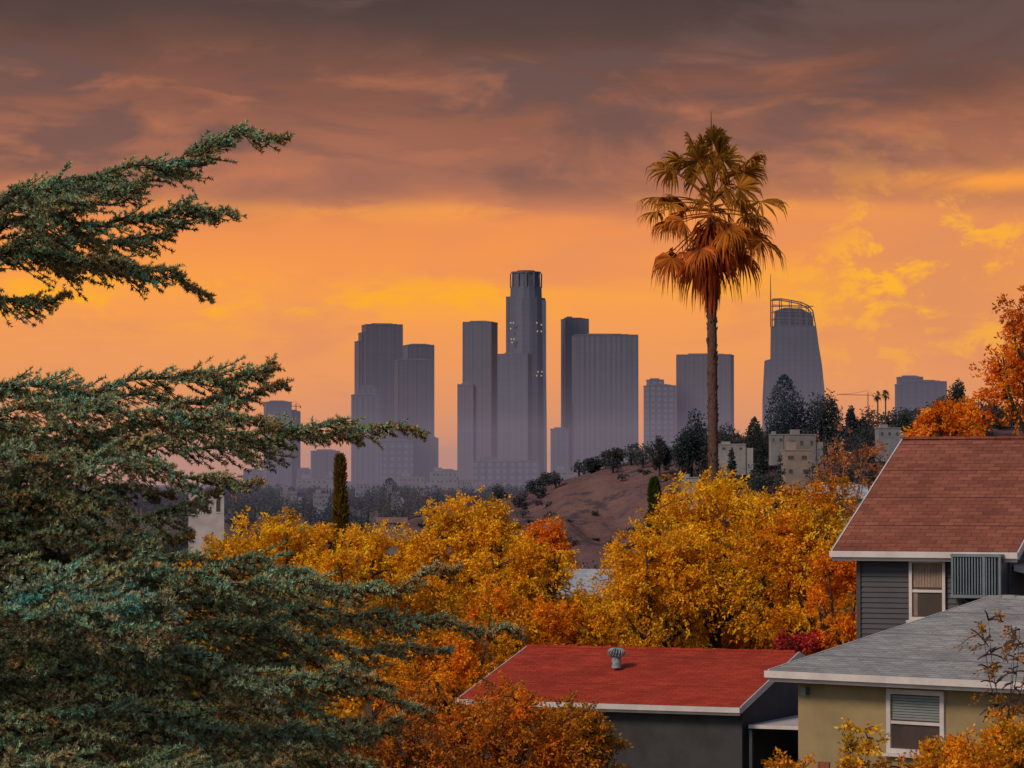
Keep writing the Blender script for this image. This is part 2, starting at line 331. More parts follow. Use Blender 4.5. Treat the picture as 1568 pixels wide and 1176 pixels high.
# ------------------------------------------------------------ small buildings on the hill
def flat_house(name,x0,x1,yt,yb,d,col,win=(3,1),phi=8,floor2=False,arch=False):
    a=P(x0,yt,d);b_=P(x1,yb,d); w=b_[0]-a[0];h=a[2]-b_[2]; e=empty(name,((a[0]+b_[0])/2,d,b_[2]),math.radians(phi))
    m=plain(name+'_wall',col,.9,.2,.3); mr=plain(name+'_roof',tuple(min(.8,c*1.15) for c in col),.8,.1,.3)
    box('walls',(-w/2,w/2),(0,w*.6),(-6,h),m,e)
    pr=[((-w/2-.15,w/2+.15),(-.15,w*.6+.15),(h+.003,h+.25))]
    if not arch: pr+=[((-w*.35,-w*.05),(w*.15,w*.4),(h+.26,h+h*.28+.3)),((w*.5+.003,w*.5+w*.28),(w*.05,w*.5),(-6,h*.55))]
    boxes('roof_parapet',pr,mr,e)
    L=[];Fr=[]
    for r in range(win[1]):
        for i in range(win[0]):
            cx=-w/2+w*(i+.5+(0 if arch else rng.uniform(-.12,.12)))/win[0]; cz=h*(1-(r+.5)/win[1]) if not arch else h*.62; ww=w/win[0]*(rng.uniform(.1,.22) if not arch else .17); hh=h/win[1]*.13 if not arch else h*.17
            L.append(((cx-ww,cx+ww),(-.06,.03),(cz-hh,cz+hh)))
            Fr.append(((cx-ww*1.2,cx+ww*1.2),(-.12,.02),(cz-hh*1.25,cz-hh*1.05)))
            if arch: L+= [((cx-ww*.7,cx+ww*.7),(-.06,.03),(cz+hh+.001,cz+hh*1.3)),((cx-ww*.35,cx+ww*.35),(-.06,.03),(cz+hh*1.301,cz+hh*1.5))]
    boxes('windows',L,M_glass,e); boxes('sills',Fr,mr,e)
    return e
flat_house('white_tower_house',289,343,756,806,700,(.40,.34,.34),(3,1),6,arch=True)
flat_house('hillside_house',1202,1244,690,732,800,(.24,.175,.145),(2,2),10)
flat_house('hillside_house',1207,1250,666,690,880,(.17,.15,.155),(3,1),10)
flat_house('hillside_house',1100,1142,681,692,850,(.22,.20,.20),(3,1),4)
flat_house('hillside_house',1044,1070,732,748,800,(.19,.20,.22),(3,1),0)
flat_house('hillside_house',965,988,690,700,1030,(.15,.14,.15),(3,1),8)
flat_house('hillside_house',1345,1380,656,672,860,(.18,.18,.21),(3,1),10)
flat_house('hillside_house',1180,1200,666,680,910,(.18,.17,.17),(2,1),10)
flat_house('hillside_house',1405,1440,640,655,900,(.15,.14,.14),(3,1),4)
for (x0,x1,yt,d) in [(660,700,722,3200),(610,650,730,3000),(455,500,733,3000),(375,405,742,2800),(500,530,728,3300),(850,880,720,3200),(545,580,741,2300),(700,722,735,2600),(430,455,752,1900),(640,668,748,2100),(480,505,756,1800),(590,612,752,2000)]:
    flat_house('valley_building',x0,x1,yt,yt+20,d,(.14,.14,.18),(6,2),6)
def gable_house(name,px0,px1,ypk,yev,yb,d,wallm,roofm,phi=0,dep=7):
    a=P(px0,yev,d);c=P(px1,yev,d);w=c[0]-a[0];zr=P(px0,ypk,d+dep/2)[2]-a[2];zb=P(px0,yb,d)[2]-a[2]
    e=empty(name,tuple(a),math.radians(phi))
    poly('roof',[(0,0,0),(w,0,0),(w,dep/2,zr),(0,dep/2,zr),(0,dep,0),(w,dep,0),(0,0,-.12),(w,0,-.12),(w,dep,-.12),(0,dep,-.12)],[(0,1,2,3),(3,2,5,4),(6,7,1,0),(9,8,7,6)],roofm,e)
    box('walls',(.3,w-.3),(.4,dep-.4),(zb-4,-.13),wallm,e)
    poly('gable_walls',[(.31,.4,-.13),(.31,dep-.4,-.13),(.31,dep/2,zr-.1),(w-.31,.4,-.13),(w-.31,dep-.4,-.13),(w-.31,dep/2,zr-.1)],[(0,1,2),(3,4,5)],wallm,e)
    boxes('window',[((w*.3,w*.45),(.36,.42),(-1.4,-.4)),((w*.6,w*.75),(.36,.42),(-1.4,-.4))],M_glass,e)
M_paleroof=shingle('pale_blue_roof',(.36,.40,.47),(.44,.48,.55),(.25,.28,.33),.6,.3)
gable_house('bungalow',852,938,871,910,940,112,M_cream,M_paleroof,-4)
gable_house('bungalow',1238,1330,742,762,790,290,M_cream,M_paleroof,-4)
M_roofhazy=plain('hazy_roof',(.17,.09,.085),.9,.2,.5); M_wallhazy=plain('hazy_wall',(.15,.13,.15),.9,.2,.5)
gable_house('bungalow',575,625,792,800,820,700,M_wallhazy,M_roofhazy,4)
# ------------------------------------------------------------ autumn trees
YEL=[(.58,.27,.011),(.64,.295,.012),(.48,.245,.016)]; GOLD=[(.61,.25,.010),(.64,.30,.014),(.38,.215,.018)]
ORG=[(.62,.17,.010),(.56,.135,.010),(.54,.21,.012)]; RED=[(.62,.13,.012),(.64,.19,.012),(.44,.08,.012)]; OLV=[(.30,.165,.014),(.46,.215,.012),(.20,.12,.014)]
def broadleaf(name,cx,cy,rx,rz,d,pal,leaves,ratio=.9,leaf=.12,K=80,cl=.24,twig=0,trunkpx=None,bark=(.06,.04,.035),tk=1.,low=-.5):
    c=P(cx,cy,d); s=F/d; R=np.array([rx/s,rx/s*ratio,rz/s]); e=empty(name,(0,0,0))
    base=np.array([c[0] if trunkpx is None else P(trunkpx,cy,d)[0],d,float(gh(d))-.2]); gw=Geo(); gl=Geo()
    u=rdir(K); u[:,2]=np.where(u[:,2]<low,-u[:,2],u[:,2]); r=rng.random(K)**.38*rng.uniform(.62,1.12,K); cc=c+u*r[:,None]*R
    fork=np.array([c[0]*.7+base[0]*.3,d,max(base[2]+.3,c[2]-R[2]*.75)])
    tr=(.05*R[0]+.06)*tk
    V,Q=tube(curve([base,(base+fork)/2+rng.normal(size=3)*.08,fork],6),np.linspace(tr*1.3,tr*.9,6),8); gw.add(V,Q,bark)
    prim=[]
    for i in range(8):
        a=i/8*6.28+rng.random(); end=c+np.array([math.cos(a)*.6,math.sin(a)*.6,rng.uniform(-.1,.75)])*R
        pp=curve([fork,(fork+end)/2+np.array([math.cos(a)*.12,math.sin(a)*.12,-.05])*R,end],8); prim.append(pp); V,Q=tube(pp,np.linspace(tr*.6,tr*.15,8),6); gw.add(V,Q,bark)
    allp=np.concatenate([q[2:] for q in prim])
    for q in cc:
        j=np.argmin(np.linalg.norm(allp-q,axis=1)); st_=allp[j]; m=(st_+q)/2+np.array([0,0,.1*np.linalg.norm(q-st_)])
        V,Q=tube(curve([st_,m,q],4),np.linspace(max(.014,tr*.16),.010,4),4); gw.add(V,Q,bark)
    cr=cl*min(R[0],R[2])*rng.uniform(.7,1.45,K)+.12; per=26; ns=max(1,int(leaves/per)); cid=rng.integers(0,K,ns)
    out=nrm((cc[cid]-c)/R); sd=nrm(out*.6+rdir(ns)*.85+np.array([0,0,.30])); S=cc[cid]+rdir(ns)*cr[cid][:,None]*rng.random((ns,1))**.5*.75; L=cr[cid]*rng.uniform(.45,1.3,ns)
    for i in range(0,ns,1 if twig else 4):
        V,Q=tube([S[i],S[i]+sd[i]*L[i]*.55-np.array([0,0,.08*L[i]]),S[i]+sd[i]*L[i]-np.array([0,0,.3*L[i]])],[.010,.007,.004],3); gw.add(V,Q,bark)
    t=rng.random((ns,per))**.8; p=S[:,None]+sd[:,None]*(L[:,None]*t)[...,None]; p[...,2]-=.32*L[:,None]*t*t
    p+=rng.normal(size=p.shape)*(.015+.26*leaf); p=p.reshape(-1,3); n=len(p)
    ld=nrm(np.repeat(sd,per,0)*.8+rdir(n)*.8+np.array([0,0,-.35]))
    pal=np.array(pal); w=rng.random(K)*(len(pal)-1)+(0); i0=np.minimum(w.astype(int),len(pal)-2); f=(w-i0)[:,None]; cc0=pal[i0]*(1-f)+pal[i0+1]*f
    cc0=cc0*rng.uniform(.7,1.25,(K,1)); C=np.repeat(cc0[cid],per,0)*rng.uniform(.7,1.3,(n,1))*np.repeat(rng.uniform(.75,1.25,(ns,1)),per,0)
    V,Q,C=diamonds(p,ld,leaf*rng.uniform(.6,1.4,n),leaf*.5,np.minimum(C,.60)); gl.add(V,Q,C)
    gw.obj('trunk_and_limbs',M_bark,e); gl.obj('foliage',M_leaf,e); return e
T='autumn_tree'
broadleaf(T,1095,870,150,125,92,YEL,50000,K=120,leaf=.10,low=-.8)
broadleaf(T,1010,915,100,105,90,GOLD,26000,K=80,leaf=.10,low=-.8)
broadleaf(T,1215,890,115,125,88,GOLD[::-1]+ORG[:1],35000,K=95,leaf=.10,low=-.8)
broadleaf(T,1290,930,70,95,84,ORG,13000,K=45,leaf=.10,low=-.9)
broadleaf(T,715,872,110,100,102,YEL[::-1],34000,K=95,leaf=.11,low=-.8)
broadleaf(T,805,905,90,80,100,GOLD,23000,K=70,leaf=.11,low=-.8)
broadleaf(T,835,850,48,48,125,RED,7000,K=40,leaf=.13)
broadleaf(T,440,868,120,78,106,YEL,29000,K=90,leaf=.11,low=-.8)
broadleaf(T,570,885,95,78,104,GOLD,23000,K=70,leaf=.11,low=-.8)
broadleaf(T,330,900,90,70,100,YEL,16000,K=60,leaf=.12,low=-.8)
broadleaf(T,620,965,120,90,96,OLV[:2]+ORG[2:],24000,K=80,leaf=.11,low=-.9)
broadleaf(T,790,985,130,72,92,[ORG[2],OLV[1],ORG[0]],28000,K=80,leaf=.11,low=-.9)
broadleaf(T,905,975,85,52,94,[ORG[2],OLV[1],GOLD[0]],15000,K=50,leaf=.11,low=-.9)
broadleaf(T,690,1040,110,75,85,[ORG[0],OLV[1],ORG[2]],18000,K=60,leaf=.1,low=-.9)
broadleaf(T,480,970,130,85,98,OLV,14000,K=60,leaf=.11,low=-.9)
for (cx,cy,rx,rz,d,pal,n) in [(1060,985,110,45,95,[OLV[1],ORG[2]],12000),(1180,990,110,45,95,[OLV[0],ORG[0]],12000),(960,990,80,45,97,[OLV[1],ORG[2]],7000),(700,940,200,60,115,OLV,12000),(1150,950,170,60,112,OLV,12000),(500,1040,150,70,90,[OLV[1],ORG[2]],11000),(900,945,70,34,104,[ORG[2],OLV[1]],6000),(330,1000,150,90,88,OLV,10000),(400,1130,180,80,70,OLV,9000)]:
    broadleaf('shrub_thicket',cx,cy,rx,rz,d,pal,n,K=50,leaf=.13,low=-1,tk=.5)
broadleaf('red_shrub',1225,988,45,16,84,[(.25,.02,.03),(.35,.04,.03)],2500,K=20,leaf=.1,tk=.4)
broadleaf('bare_autumn_tree',1300,735,85,75,125,[(.40,.16,.05),(.30,.10,.04)],3000,K=70,leaf=.10,twig=1,bark=(.22,.12,.09),tk=.4)
broadleaf('bare_autumn_tree',1250,790,70,60,112,[(.45,.19,.02),(.40,.13,.02)],4200,K=50,leaf=.11,twig=1,bark=(.18,.09,.06),tk=.4)
broadleaf('red_leaf_tree',1585,610,95,95,85,[RED[1],RED[0],ORG[0]],12000,K=70,leaf=.11,twig=0)
broadleaf('red_leaf_tree',1580,510,52,68,84,RED,2600,K=40,leaf=.11,twig=1,tk=.5)
broadleaf('red_leaf_tree',1455,660,70,42,88,ORG,7000,K=50,leaf=.11)
broadleaf('autumn_shrub',760,1150,150,105,56,[(.44,.14,.015),(.30,.12,.015),(.50,.13,.012)],32000,K=90,leaf=.07,twig=0,tk=.5,low=-.9)
broadleaf('autumn_shrub',880,1150,60,85,58,[(.26,.13,.015),(.38,.14,.012)],11000,K=50,leaf=.075,tk=.5,low=-.9)
broadleaf('autumn_shrub',620,1170,100,90,54,[(.38,.11,.015),(.24,.11,.02)],14000,K=50,leaf=.07,twig=1,tk=.5,low=-.9)
broadleaf('golden_shrub',1530,1165,85,68,46,[(.50,.25,.015),(.58,.20,.012),(.26,.16,.015)],15000,K=70,leaf=.07,tk=.4,low=-1)
broadleaf('golden_shrub',1430,1190,75,50,47,[(.40,.20,.015),(.50,.17,.012)],7000,K=45,leaf=.07,twig=0,tk=.4,low=-1)
broadleaf('golden_shrub',1312,1165,32,62,47,[(.40,.25,.02),(.52,.22,.012)],1500,K=26,leaf=.08,twig=1,tk=.15,low=-1)
broadleaf('golden_shrub',1195,1185,40,26,50,[(.40,.14,.02),(.52,.22,.012)],1500,K=18,leaf=.07,twig=1,tk=.2,low=-1)
broadleaf('bare_shrub',1540,1030,62,110,47,[(.25,.12,.02),(.36,.14,.012)],900,K=100,leaf=.06,twig=1,bark=(.10,.055,.05),tk=.2,low=-.9)
def cypress(px,yt,yb,wpx,d,col):
    top=P(px,yt,d); e=empty('cypress_tree'); zb=float(gh(d)); h=top[2]-zb; n=9000; t=rng.random(n)
    rr=wpx/F*d*.5*np.clip(np.sin((1-t)**.6*2.3),.03,1)*rng.random(n)**.4*(1+.3*np.sin(t*40+rng.random(n)*2)); an=rng.random(n)*6.28
    p=np.stack([top[0]+rr*np.cos(an),d+rr*np.sin(an),zb+t*h],1); dd=nrm(np.stack([np.cos(an)*.4,np.sin(an)*.4,np.ones(n)],1)+rdir(n)*.5)
    g=Geo(); V,Q,C=diamonds(p,dd,.5,.16,np.array(col)[None]*rng.uniform(.5,1.4,(n,1))); g.add(V,Q,C); g.obj('foliage',M_far,e)
    g=Geo(); V,Q=tube([[top[0],d,zb-.5],[top[0],d,zb+h*.8]],[.18,.05],6); g.add(V,Q,(.05,.035,.03)); g.obj('trunk',M_bark,e)
cypress(521,704,800,15,190,(.16,.09,.02)); cypress(1002,738,840,20,220,(.06,.075,.02))
# ------------------------------------------------------------ fan palm
def palm(name,px,cyp,d,nf,R,pet,trunkr,zbase,cols,full=True,seg=26):
    e=empty(name); c=P(px,cyp,d); g=Geo(); gt=Geo()
    zs=np.linspace(zbase,c[2]-.3,40); tx=c[0]+.12*np.sin((zs-zbase)*.16)*(1 if full else .3)*(1-(zs-zbase)/(c[2]-zbase))
    rad=trunkr*(1.15-.25*np.linspace(0,1,40))*(1+.06*np.sin(np.arange(40)*2.7)); V,Q=tube(np.stack([tx,np.full(40,d),zs],1),rad,12); gt.add(V,Q,(.11,.06,.05))
    if full:
        for i in range(420):
            z=rng.uniform(zbase+4,c[2]-.4); a=rng.random()*6.28; x=c[0]+.12*math.sin((z-zbase)*.16)*(1-(z-zbase)/(c[2]-zbase)); u=np.array([math.cos(a),math.sin(a),0]); p=np.array([x,d,z])+u*trunkr*.85
            V,Q=tube([p,p+u*.05+[0,0,rng.uniform(.05,.14)]],[.03,.012],4); gt.add(V,Q,np.array([.13,.065,.05])*rng.uniform(.4,1.3))
    for i in range(nf):
        f=i/nf; el=math.radians(84-f*150+rng.normal()*7); az=i*2.39996+rng.normal()*.15
        o=np.array([math.cos(az)*math.cos(el),math.sin(az)*math.cos(el),math.sin(el)])
        c0=c+np.array([0,0,(.5-f*1.1)*R*(1.2 if full else .5)]); L=pet*rng.uniform(.6,1.15); sag=(.12 if el>0 else .08)*L
        if el<-.7: L*=.68
        end=c0+o*L-np.array([0,0,sag]); pc=curve([c0,c0+o*L*.55-np.array([0,0,sag*.15]),end],6); col=cols[0]*(1-f)+cols[1]*f if f<.55 else cols[1]*(1-(f-.55)/.45)+cols[2]*((f-.55)/.45)
        col=col*rng.uniform(.7,1.3)
        V,Q=tube(pc,np.linspace(.03,.016,6)*(R if full else 1.5),4); g.add(V,Q,col*1.2)
        ax=nrm(pc[-1]-pc[-2]); s=nrm(np.cross(ax,[0,0,1.])+rng.normal(size=3)*.5); up=np.cross(s,ax); Rf=R*rng.uniform(.8,1.1)
        for q in range(seg):
            th=math.radians(-110+220*(q+.5)/seg+rng.normal()*2); dr=ax*math.cos(th)+s*math.sin(th)+up*.12*(q%2)-up*.25*abs(math.sin(th))+up*rng.normal()*.04; dr=dr/np.linalg.norm(dr)
            ln=Rf*(.72+.28*math.cos(th*.7))*rng.uniform(.9,1.08); rs=np.array([.02,.3,.55,.78,1.])*ln
            dro=np.array([0,0,-1.])*(np.array([0,.005,.035,.14,.38])*ln*rng.uniform(.5,1.4)*(.7+1.1*f))[:,None]
            mid=end+dr*rs[:,None]*(1-np.array([0,0,.01,.05,.16]))[:,None]+dro; tg=nrm(np.gradient(mid,axis=0)); sd=nrm(np.cross(tg,up+rng.normal(size=3)*.2))
            w=np.array([.014,.075,.085,.04,.004])*R*(1 if full else 2.)
            V=np.concatenate([mid+sd*w[:,None]*.5,mid-sd*w[:,None]*.5]); Q=np.array([(a,a+1,a+6,a+5) for a in range(4)]); g.add(V,Q,np.minimum(col*rng.uniform(.65,1.35),.6))
    if full:
        for i in range(480):
            a=rng.random()*6.28; z0=c[2]-rng.uniform(.3,2.55); rr=.10+rng.random()*.75*max(.08,1-(c[2]-z0)/2.6); p=np.array([c[0]+rr*.4*math.cos(a),d+rr*.4*math.sin(a),z0]); u=np.array([math.cos(a),math.sin(a),0]); L=rng.uniform(.4,1.1)
            mid=np.array([p,p+u*rr*.7-[0,0,L*.3],p+u*rr-[0,0,L*.7],p+u*rr*.95-[0,0,L]]); sd=nrm(np.cross(u,[0,0,1.])+rng.normal(size=3)*.4); w=np.array([.02,.07,.06,.01])
            V=np.concatenate([mid+sd*w[:,None]*.5,mid-sd*w[:,None]*.5]); Q=np.array([(k,k+1,k+5,k+4) for k in range(3)]); g.add(V,Q,cols[2]*rng.uniform(.4,1.1))
        V,Q=tube([c+[0,0,.8],c+[.01,0,2.2],c+[.0,0,3.0]],[.05,.03,.008],4); g.add(V,Q,cols[0])
    g.obj('fronds',M_palm,e); gt.obj('trunk',M_bark,e)
cols=np.array([(.24,.115,.018),(.40,.135,.018),(.36,.075,.022)])
palm('fan_palm_tree',1089,318,100,60,.95,1.7,.155,-3.2,cols,True,28)
for (x,y) in [(1344,606),(1356,604)]: palm('fan_palm_tree',x,y,900,16,1.1,.6,.22,float(hill(P(x,y,900)[0],900)),np.array([(.03,.035,.035)]*3),False,8)
# ------------------------------------------------------------ houses
def frame(px,py,d,th):
    O=P(px,py,d); t=math.radians(th); e=np.array([math.cos(t),-math.sin(t),0]); b=np.array([math.sin(t),math.cos(t),0]); C=np.array([0,0,CAMZ])
    def loc(qx,qy,inset):
        r=P(qx,qy,1.)-C; tt=np.dot(O+b*inset-C,b)/np.dot(r,b); p=C+r*tt; return np.dot(p-O,e),p[2]-O[2]
    return O,loc
def roof(e,L,R,rise,m,x0=0.,th=.09,gut=True):
    poly('roof_front',[(x0,0,0),(L,0,0),(L,R,rise),(x0,R,rise),(x0,0,-th),(L,0,-th),(L,R,rise-th),(x0,R,rise-th)],[(0,1,2,3),(7,6,5,4),(4,5,1,0),(3,2,6,7)],m,e)
    poly('roof_back',[(x0,2*R,0),(L,2*R,0),(L,R+.004,rise),(x0,R+.004,rise),(x0,2*R,-th),(L,2*R,-th),(L,R+.004,rise-th),(x0,R+.004,rise-th)],[(3,2,1,0),(4,5,6,7),(0,1,5,4)],m,e)
    boxes('ridge_cap',[((a,a+.28),(R-.09,R+.09),(rise-.01,rise+.035+.01*(i%2))) for i,a in enumerate(np.arange(x0,L-.28,.285))],m,e)
    nc=int(R/.16); V=[];Fc=[]; sl=rise/R
    for i in range(nc):
        y=.16*i+.02; xx=x0+.01
        while xx<L-.02:
            x2=min(L-.01,xx+rng.uniform(.25,1.1)); h=rng.uniform(.006,.013); n=len(V); V+=[(xx,y,y*sl+h),(x2,y,y*sl+h),(x2,y+.15,(y+.15)*sl+.003),(xx,y+.15,(y+.15)*sl+.003),(x2,y,y*sl+.001),(xx,y,y*sl+.001)]; Fc+=[(n,n+1,n+2,n+3),(n+5,n+4,n+1,n)]; xx=x2
    poly('shingle_courses',V,Fc,m,e)
    box('gutter',(x0-.03,L+.03),(-.11,-.012),(-.12,-.005),M_white,e); box('fascia',(x0,L),(-.01,.012),(-.19,-.095),M_white,e)
    for nm,xx in(('left_rake',x0-.032),('right_rake',L+.003)):
        for s in(0,1):
            a,b_=(0,R) if s==0 else (2*R,R)
            poly(nm,[(xx,a,.015),(xx+.03,a,.015),(xx+.03,b_,rise+.015),(xx,b_,rise+.015),(xx,a,-.14),(xx+.03,a,-.14),(xx+.03,b_,rise-.14),(xx,b_,rise-.14)],[(0,1,2,3),(7,6,5,4),(0,3,7,4),(1,5,6,2),(0,4,5,1),(3,2,6,7)],M_white,e)
def walls(e,x0,x1,y0,R,rise,zb,m,thr=.12):
    yb=2*R-y0; zt=rise*y0/R-thr
    V=[(x0,y0,zb),(x1,y0,zb),(x1,y0,zt),(x0,y0,zt),(x0,yb,zb),(x1,yb,zb),(x1,yb,zt),(x0,yb,zt),(x0,R,rise-thr),(x1,R,rise-thr)]
    poly('walls',V,[(0,1,2,3),(1,5,6,9,2),(5,4,7,6),(4,0,3,8,7)],m,e)
def window(e,u0,u1,z0,z1,y,blind=None,rail=True,fw=.07):
    L=[((u0-fw,u0),(y-.06,y-.003),(z0-fw,z1+fw)),((u1,u1+fw),(y-.06,y-.003),(z0-fw,z1+fw)),((u0,u1),(y-.06,y-.003),(z1,z1+fw)),((u0,u1),(y-.08,y-.003),(z0-fw,z0))]
    if rail: zm=z0+(z1-z0)*.48; L.append(((u0,u1),(y-.045,y-.012),(zm-.025,zm+.025)))
    boxes('window_frame',L,M_white,e); box('window_sill',(u0-fw-.04,u1+fw+.04),(y-.13,y-.003),(z0-fw-.05,z0-fw-.003),M_white,e)
    box('window_glass',(u0,u1),(y-.010,y-.004),(z0,z1),M_glass,e)
    if blind=='slat': boxes('blinds',[((u0+.02,u1-.02),(y-.020,y-.0115),(z,z+.035)) for z in np.arange(z0+(z1-z0)*.5+.03,z1-.04,.045)],M_blind,e)
    if blind=='curtain': boxes('curtains',[((u,u+.05),(y-.020-.004*(i%2),y-.0115),(z0+.5*(z1-z0)*1.1,z1-.01)) for i,u in enumerate(np.arange(u0+.02,u1-.06,.056))]+[((u0+.02,u0+.1),(y-.020,y-.0115),(z0+.02,z0+.52*(z1-z0)))],M_curtain,e)
# two-storey slate house
th=24; O,loc=frame(1275,843,62,th); e=empty('slate_siding_house',tuple(O),-math.radians(th)); L=3.62;R=4.6;rise=2.2
roof(e,L,R,rise,M_roofbrown); wi=.35; x0=.40;x1=L-.28; zb=-O[2]+.0
walls(e,x0,x1,wi+.03,R,rise,zb,M_siding,.13)
Vs=[];Fs=[]; LP=.10
z=zb+.02; zt=rise*wi/R-.15
while z<zt-LP:
    n=len(Vs); Vs+=[(x0,wi-.002,z),(x1,wi-.002,z),(x1,wi+.024,z+LP-.002),(x0,wi+.024,z+LP-.002),(x0,wi+.024,z),(x1,wi+.024,z)]; Fs+=[(n,n+1,n+2,n+3),(n+4,n+5,n+1,n)]; z+=LP
poly('lap_siding',Vs,Fs,M_siding,e)
Vs=[];Fs=[]; z=zb+.02; xw=x1+.001
while z<zt-LP:
    n=len(Vs); Vs+=[(xw+.026,wi,z),(xw+.026,2*R-wi,z),(xw,2*R-wi,z+LP-.002),(xw,wi,z+LP-.002),(xw,wi,z),(xw,2*R-wi,z)]; Fs+=[(n,n+1,n+2,n+3),(n+4,n+5,n+1,n)]; z+=LP
poly('side_lap_siding',Vs,Fs,M_siding,e)
boxes('corner_boards',[((x0-.03,x0+.05),(wi-.03,wi-.004),(zb,zt)),((x1-.02,x1+.06),(wi-.03,wi-.004),(zb,zt))],M_siding,e)
box('soffit',(x0-.3,x1+.2),(.02,wi-.035),(-.135,-.12),M_white,e)
u0,z1=loc(1398,862,wi);u1,z0=loc(1446,945,wi); window(e,u0,u1-.02,z0,z1,wi-.02,'curtain',fw=.06)
a0,c1=loc(1456,850,wi-.7);a1,c0_=loc(1532,914,wi-.7)
box('cooler_core',(a0+.03,a1-.03),(wi-.62,wi-.08),(c0_+.03,c1-.03),M_metald,e)
sl=[((q,q+.022),(wi-.68,wi-.61),(c0_+.04,c1-.04)) for q in np.arange(a0+.06,a1-.08,.055)]
boxes('cooler_louvres',sl,M_metal,e)
boxes('cooler_case',[((a0-.01,a1+.01),(wi-.70,wi-.04),(c1-.03,c1+.02)),((a0-.01,a1+.01),(wi-.70,wi-.04),(c0_-.03,c0_+.03)),((a0,a0+.04),(wi-.69,wi-.62),(c0_+.031,c1-.031)),((a1-.04,a1),(wi-.69,wi-.62),(c0_+.031,c1-.031)),(((a0+a1)/2-.02+.15,(a0+a1)/2+.03+.15),(wi-.70,wi-.63),(c0_+.031,c1-.031))],M_metal,e)
for xx in(a0+.05,a1-.08):
    poly('cooler_bracket',[(xx,wi-.65,c0_-.035),(xx+.03,wi-.65,c0_-.035),(xx+.03,wi-.06,c0_-.035),(xx,wi-.06,c0_-.035),(xx,wi-.62,c0_-.07),(xx+.03,wi-.62,c0_-.07),(xx+.03,wi-.06,c0_-.42),(xx,wi-.06,c0_-.42)],[(0,1,2,3),(7,6,5,4),(0,3,7,4),(1,5,6,2),(0,4,5,1),(3,2,6,7)],M_white,e)
g=Geo(); V,Q=tube([(a0-.02,wi-.05,c0_+.5),(a0-.02,wi-.05,c0_-1.3)],.02,6); g.add(V,Q,(.2,.2,.22)); V,Q=tube([(a0-.02,wi-.05,c0_-.05),(a0+.3,wi-.1,c0_-.2),(a1,wi-.1,c0_-.12)],.02,6); g.add(V,Q,(.5,.5,.5)); g.obj('pipes',M_bark,e)
poly('side_porch_roof',[(x1+.05,.6,-.25),(x1+1.6,.6,-.55),(x1+1.6,3.5,-.55),(x1+.05,3.5,-.25),(x1+.05,.6,-.37),(x1+1.6,.6,-.67),(x1+1.6,3.5,-.67),(x1+.05,3.5,-.37)],[(0,1,2,3),(7,6,5,4),(0,4,5,1),(1,5,6,2)],M_white,e)
# cream house with grey roof
th=40; O,loc=frame(1178,1026,55,th); e=empty('cream_stucco_house',tuple(O),-math.radians(th)); L=9.;R=7.1;rise=1.05
roof(e,L,R,rise,M_roofgrey); wi=.42; x0=.30; zb=-O[2]
walls(e,x0,L-.4,wi,R,rise,zb,M_cream,.11)
u0,z1=loc(1366,1062,wi);u1,z0=loc(1442,1150,wi); window(e,u0,u1,z0,z1,wi,'slat',fw=.08)
box('soffit',(x0-.2,L-.3),(.02,wi-.003),(-.20,-.185),M_cream,e)
uu,zz_=loc(1262,1172,wi); boxes('vent_cover',[((uu-.12,uu+.12),(wi-.03,wi-.002),(zz_-.1,zz_+.06))],M_roofbrown,e)
uu,zz_=loc(1236,1056,wi); box('wall_lamp',(uu-.05,uu+.05),(wi-.12,wi-.003),(zz_-.08,zz_+.05),M_metal,e)
# red roofed outbuilding
th=24; O,loc=frame(1133,1083,72,th); e=empty('red_roof_outbuilding',tuple(O),-math.radians(th)); R=4.0;rise=1.03
roof(e,0.,R,rise,M_roofred,x0=-6.9); wi=.3; zb=-1.2-O[2]
walls(e,-6.6,-.06,wi,R,rise,zb,M_darkgrey,.11)
box('fascia_soffit',(-6.8,-.05),(.02,wi-.003),(-.155,-.14),M_white,e)
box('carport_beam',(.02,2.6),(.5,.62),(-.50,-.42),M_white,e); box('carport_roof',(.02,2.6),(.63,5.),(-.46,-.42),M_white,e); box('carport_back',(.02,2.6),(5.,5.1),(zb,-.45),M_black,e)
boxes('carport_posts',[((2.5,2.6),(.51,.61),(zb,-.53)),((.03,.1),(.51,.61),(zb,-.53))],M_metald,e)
boxes('gable_dark_panel',[((-.055,-.045),(1.0,3.6),(zb,-.62))],M_black,e)  # near-black panel on the solid wall, painting the opening's shade
cm=[plain('crate_a',(.35,.08,.05),.7),plain('crate_b',(.05,.10,.25),.7),plain('crate_c',(.3,.3,.3),.7)]
for i,(cx,cy,w,h) in enumerate([(.5,2.,.5,.9),(1.1,2.4,.6,1.3),(1.7,1.9,.4,.7),(.9,3.6,.5,1.9)]): box('storage_bin_%d'%i,(cx,cx+w),(cy,cy+.5),(zb,zb+h+.3),cm[i%3],e)
# turbine vent
c=P(944,1006,75.7); ev=empty('roof_turbine_vent',tuple(c)); g=Geo()
V,Q=tube([(0,0,-.25),(0,0,.0)],.11,14); g.add(V,Q,(.25,.3,.33))
hs=np.linspace(0,math.pi,9)
for i in range(18):
    a=i/18*6.283; pts=[(math.cos(a+.25*k/8)*(.06+.14*math.sin(h)),math.sin(a+.25*k/8)*(.06+.14*math.sin(h)),.10-.10*math.cos(h)) for k,h in enumerate(hs)]
    V,Q=tube(pts,.016,4); g.add(V,Q,(.25,.32,.36))
V,Q=tube([(0,0,.195),(0,0,.215)],[.09,.04],14); g.add(V,Q,(.25,.3,.33)); V,Q=tube([(0,0,-.01),(0,0,.2)],[.1,.1],12); g.add(V,Q,(.06,.08,.1)); g.obj('turbine',M_bark,ev)
